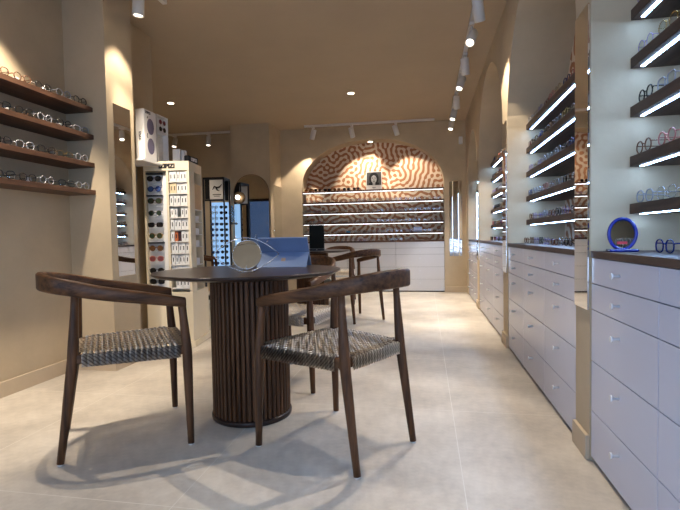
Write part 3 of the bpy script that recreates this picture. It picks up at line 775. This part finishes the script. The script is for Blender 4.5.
text('IZIPIZI', .026, M['blacksoft'], wb, (-.030, -.0004, .16), (R(90), R(-90), 0), .001, 'side_lettering')
wt_ = empty('sample_tray', (-2.235, 3.655, 1.6035), 0, 'shallow white sample tray with tiny sunglasses beside the white display box', 'tray')
mb = MB(); mb.box((-.06, 0, 0), (-.05, .17, .40)); mb.box((-.05, 0, 0), (0, .008, .40)); mb.box((-.05, .162, 0), (0, .17, .40)); mb.box((-.05, .008, .392), (0, .162, .40)); mb.box((-.05, .008, 0), (0, .162, .008)); mb.box((-.05, .008, .25), (0, .162, .255))
mb.build('tray_body', M['whitebox'], wt_)
for z, ca in ((.345, 'lenspink'), (.285, 'lensdark')):
    mb = MB()
    for y in (.055, .115):
        pts = [mb.v((-.002, y+.023*math.cos(2*math.pi*i/20), z+.021*math.sin(2*math.pi*i/20))) for i in range(20)]; mb.f(pts)
    mb.tube([(-.003, .075, z+.006), (-.003, .095, z+.006)], .003, 6); mb.build('mini_sunglasses', M[ca], wt_)
mb = MB()
for z, y in ((.21, .05), (.17, .09), (.13, .06), (.09, .11), (.05, .07)): mb.tube([(-.048, y, z), (-.01, y, z), (-.006, y+.012, z+.008)], .0016, 6)
mb.build('wire_hooks', M['greymetal'], wt_)

# ------------------------------------------------------------------ black lit display in the alcove
bd = empty('lit_display', (-3.325, 6.62, 0), R(6), 'tall black framed display with blue-lit back panel and rows of sunglasses', 'display stand')
BW, BDp, BH = .335, .30, 1.84
mb = MB()
for x in (0, BW-.02):
    for y in (0, BDp-.02): mb.box((x, y, 0), (x+.02, y+.02, BH))
mb.box((0, 0, BH), (BW, BDp, BH+.03)); mb.box((0, 0, 0), (BW, BDp, .06)); mb.box((.03, 0, 1.51), (BW-.03, .03, 1.535))
mb.box((.03, BDp-.01, 1.535), (BW-.03, BDp, BH)); mb.box((.031, .01, 1.54), (.10, .03, BH))
mb.build('black_frame', M['black'], bd)
MB().box((.031, BDp-.02, .0605), (BW-.031, BDp-.011, 1.509)).build('lit_panel', M['litpanel'], bd)
sg = MB().box((.105, .010, 1.537), (BW-.031, .025, BH-.01)).build('sign_card', M['white'], bd)
mb = MB(); mb.tube([(.15, .006, 1.68), (.18, .006, 1.73), (.22, .006, 1.71), (.26, .006, 1.72), (.295, .006, 1.76)], [.004, .012, .014, .012, .004], 8)
mb.tube([(.205, .006, 1.71), (.222, .006, 1.675), (.26, .006, 1.66)], [.012, .010, .004], 8); mb.box((.15, .0085, 1.60), (.28, .0095, 1.612)); mb.box((.17, .0085, 1.578), (.26, .0095, 1.586)); mb.build('dark_emblem', M['blacksoft'], sg)
rails = MB()
for x in (.092, .240): rails.box((x, BDp-.06, .10), (x+.006, BDp-.02, 1.45))
rails.build('frame_rods', M['greymetal'], bd)
def on_bd(x, y, z):
    a = R(6); return (bd.location.x+x*math.cos(a)-y*math.sin(a), bd.location.y+x*math.sin(a)+y*math.cos(a), z)
for r_ in range(13):
    for c_ in range(2):
        z = 1.405-r_*.088
        fr = rng.choice(['black', 'black', 'tortoise', 'navy', 'burgundy', 'brown', 'silver'] if c_ else ['black', 'navy', 'clear', 'gold', 'burgundy', 'silver'])
        spectacles(on_bd(.095+.148*c_, BDp-.085, z), R(6), rng.choice(KINDS), fr, rng.choice(['lensdark', 'lensbrown', 'lensgreen', 'lensblue'] if c_ else ['lens', 'lensblue', 'lens']), .0028,
            'on black lit display, %s column, %s from top' % (['left', 'right'][c_], ORD[r_]), 'sunglasses on the black lit display', True, 'sunglasses', folded=True)

# sconce and small oval mirror at the rear column
sc_ = empty('wall_lamp', (-2.965, 7.165, 1.595), 0, 'round brass wall lamp with glowing bulb on the rear left column', 'wall lamp')
MB().lathe([(.095, -.022), (.098, -.018), (.098, -.006), (.09, -.001)], 40, axis='Y').build('brass_plate', M['brass'], sc_)
mb = MB(); mb.lathe([(.006, -.105), (.024, -.098), (.036, -.080), (.038, -.065), (.030, -.045), (.018, -.034)], 24, axis='Y'); mb.build('bulb', M['bulb'], sc_)
MB().lathe([(.019, -.034), (.022, -.022)], 20, axis='Y').build('socket', M['steel'], sc_)
ov = empty('oval_mirror', (-3.065, 7.08, 1.28), R(72), 'slim oval mirror with blue reflection painted in, on a dark bracket at the left edge of the rear column', 'mirror')
MB().disc((0, .05), .07, .135, 0, 30).build('oval_glass', M['mirror_blue_reflection'], ov)
mb = MB(); mb.tube([(0, .004, -.12), (0, .004, -.08)], .012, 8); mb.tube([(0, .004, -.105), (.06, -.025, -.105)], .008, 8); mb.build('bracket', M['black'], ov)

# ------------------------------------------------------------------ ceiling tracks, spots, downlights
SPOTCOL = (1, .865, .69)
def track(pts0, pts1, label):
    a, b = Vector(pts0), Vector(pts1); d = b-a
    mb = MB(); mb.xf = Matrix.Translation(a) @ Matrix.Rotation(math.atan2(d.y, d.x), 4, 'Z'); mb.box((0, -.018, -.032), (d.length, .018, -.0005), .002)
    return tag(mb.build('track_rail', M['greymetal']), label, 'track rail')
def spot(loc, aim, power, size, label, blend=.35, body=True, col=SPOTCOL, rad=.03):
    loc = Vector(loc); aim = Vector(aim); d = (aim-Vector((loc.x, loc.y, 2.63))).normalized()
    t = empty('track_spotlight', (loc.x, loc.y, 2.737), 0, label, 'spotlight', 'white track spotlights')
    mb = MB(); mb.box((-.02, -.05, -.022), (.02, .05, 0), .003); mb.tube([(0, 0, -.02), (0, 0, -.075)], .008, 8); mb.build('adapter', M['greymetal'], t)
    q = d.to_track_quat('-Z', 'Y')
    b = MB().lathe([(.036, .075), (.041, .070), (.041, -.085), (.036, -.088), (.034, -.080), (.030, -.078)], 24).build('lamp_body', M['greymetal'], t, (0, 0, -.115)); b.rotation_mode = 'QUATERNION'; b.rotation_quaternion = q
    MB().lathe([(.030, -.0795), (.030, -.0775)], 20).build('lamp_face', M['lampface'], b)
    ld = bpy.data.lights.new('spot_light', 'SPOT'); ld.energy = power; ld.color = col; ld.spot_size = R(size); ld.spot_blend = blend; ld.shadow_soft_size = rad
    lo = bpy.data.objects.new('spot_light', ld); COL.objects.link(lo)
    lo.location = Vector((loc.x, loc.y, 2.737-.115))+d*.10; lo.rotation_mode = 'QUATERNION'; lo.rotation_quaternion = q
    return t
track((.41, .3, ZC), (.41, 7.6, ZC), 'long pale ceiling track running along the right-hand arches')
track((-1.95, .2, ZC), (-1.95, 3.35, ZC), 'pale ceiling track above the left shelves and column')
track((-1.94, 7.50, ZC), (.16, 7.56, ZC), 'short pale ceiling track in front of the patterned back arch')
track((-4.5, 7.50, ZC), (-3.25, 7.55, ZC), 'pale ceiling track in the alcove behind the black lit display')
RT = [(3.70, (.66, 4.38, 1.35), 'nearest visible, body tipped away'), (4.21, (-.5, 2.1, 0), 'second visible, glowing face towards the room'), (4.89, (.62, 5.6, .6), 'third visible, body tipped away'),
      (5.42, (-.5, 4.2, 0), 'fourth visible, glowing face towards the room'), (6.18, (.55, 6.9, .6), 'fifth visible, body tipped away'), (6.79, (-.3, 5.8, 0), 'sixth visible'), (7.40, (-.1, 6.4, 0), 'seventh, closest to the back wall')]
PW = .82
for y, aim, lab in RT: spot((.41, y), aim, (100 if y > 5 else 115)*PW, 62 if y > 4 else 56, 'white cylinder spotlight on the right-hand ceiling track, '+lab)
spot((.41, 2.62), (-.45, 1.95, 0), 108*PW, 60, 'white cylinder spotlight on the right-hand ceiling track above the nearest pier', rad=.006)
spot((-2.0, 3.08), (-2.16, 3.13, .2), 44*PW, 76, 'white cylinder spotlight on the left ceiling track beside the column mirror')
spot((-1.95, 2.12), (-1.45, 1.95, 0), 88*PW, 62, 'white cylinder spotlight on the left ceiling track above the left armchair', rad=.006)
spot((-1.95, 1.95), (-2.52, 2.10, 1.45), 190*PW, 82, 'white cylinder spotlight on the left ceiling track facing the left shelves')
spot((-1.795, 7.504), (-2.2, 7.74, 1.3), 90*PW, 62, 'white cylinder spotlight above the back arch, left of three')
spot((-1.156, 7.522), (-1.05, 7.9, 1.9), 60*PW, 75, 'white cylinder spotlight above the back arch, middle of three')
spot((-.448, 7.542), (-.2, 7.9, 1.8), 60*PW, 75, 'white cylinder spotlight above the back arch, right of three')
spot((-1.95, 2.74), (-2.15, 3.7, .95), 150*PW, 34, 'white cylinder spotlight on the left ceiling track facing the cream stand')
spot((-3.65, 7.534), (-3.6, 7.0, 0), 70*PW, 60, 'white cylinder spotlight in the alcove above the black lit display, right one')
spot((-4.27, 7.515), (-4.3, 6.6, 0), 70*PW, 60, 'white cylinder spotlight in the alcove, left one')
def downlight(x, y, z, p, label):
    t = empty('downlight', (x, y, z), 0, label, 'downlight', 'recessed ceiling downlights')
    MB().lathe([(.052, -.004), (.052, 0)], 24).build('trim_ring', M['white'], t)
    MB().lathe([(.040, -.006), (.040, -.0042)], 24).build('lamp_face', M['lampface'], t)
    ld = bpy.data.lights.new('spot_light', 'SPOT'); ld.energy = p; ld.color = SPOTCOL; ld.spot_size = R(95); ld.spot_blend = .6; ld.shadow_soft_size = .04
    lo = bpy.data.objects.new('spot_light', ld); COL.objects.link(lo); lo.location = (x, y, z-.012)
downlight(-3.35, 5.82, ZC-.0005, 90, 'small round recessed downlight in the ceiling over the alcove')
downlight(-.92, 5.97, ZC-.0005, 140, 'small round recessed downlight in the ceiling before the back arch')
downlight(-.90, YB+.14, 2.531, 45, 'small round downlight under the crown of the back arch')

# ------------------------------------------------------------------ daylight
wld = bpy.data.worlds.new('world'); scene.world = wld; wld.use_nodes = True
bg = wld.node_tree.nodes['Background']; bg.inputs[0].default_value = (.50, .68, 1, 1); bg.inputs[1].default_value = 5.6
def portal(loc, rot, sx, sy):
    ld = bpy.data.lights.new('daylight_portal', 'AREA'); ld.shape = 'RECTANGLE'; ld.size = sx; ld.size_y = sy; ld.cycles.is_portal = True
    o = bpy.data.objects.new('daylight_portal', ld); COL.objects.link(o); o.location = loc; o.rotation_euler = rot
portal((-.425, YF-.2, 1.375), (R(90), 0, 0), 1.75, 2.25)
portal((-2.76, -.75, 1.35), (R(90), 0, R(-90)), 1.8, 2.3)  # daylight through the added side window
portal((-3.825, 3.72, .93), (R(90), 0, 0), .65, 1.86)

vs = scene.view_settings
vs.view_transform = 'Standard'; vs.look = 'None'; vs.exposure = 0.2; vs.gamma = 1.0; vs.use_curve_mapping = False
scene.cycles.max_bounces = 8; scene.cycles.diffuse_bounces = 5; scene.cycles.glossy_bounces = 4; scene.cycles.transparent_max_bounces = 16
scene.cycles.sample_clamp_indirect = 4.0
scene.cycles.use_denoising = True
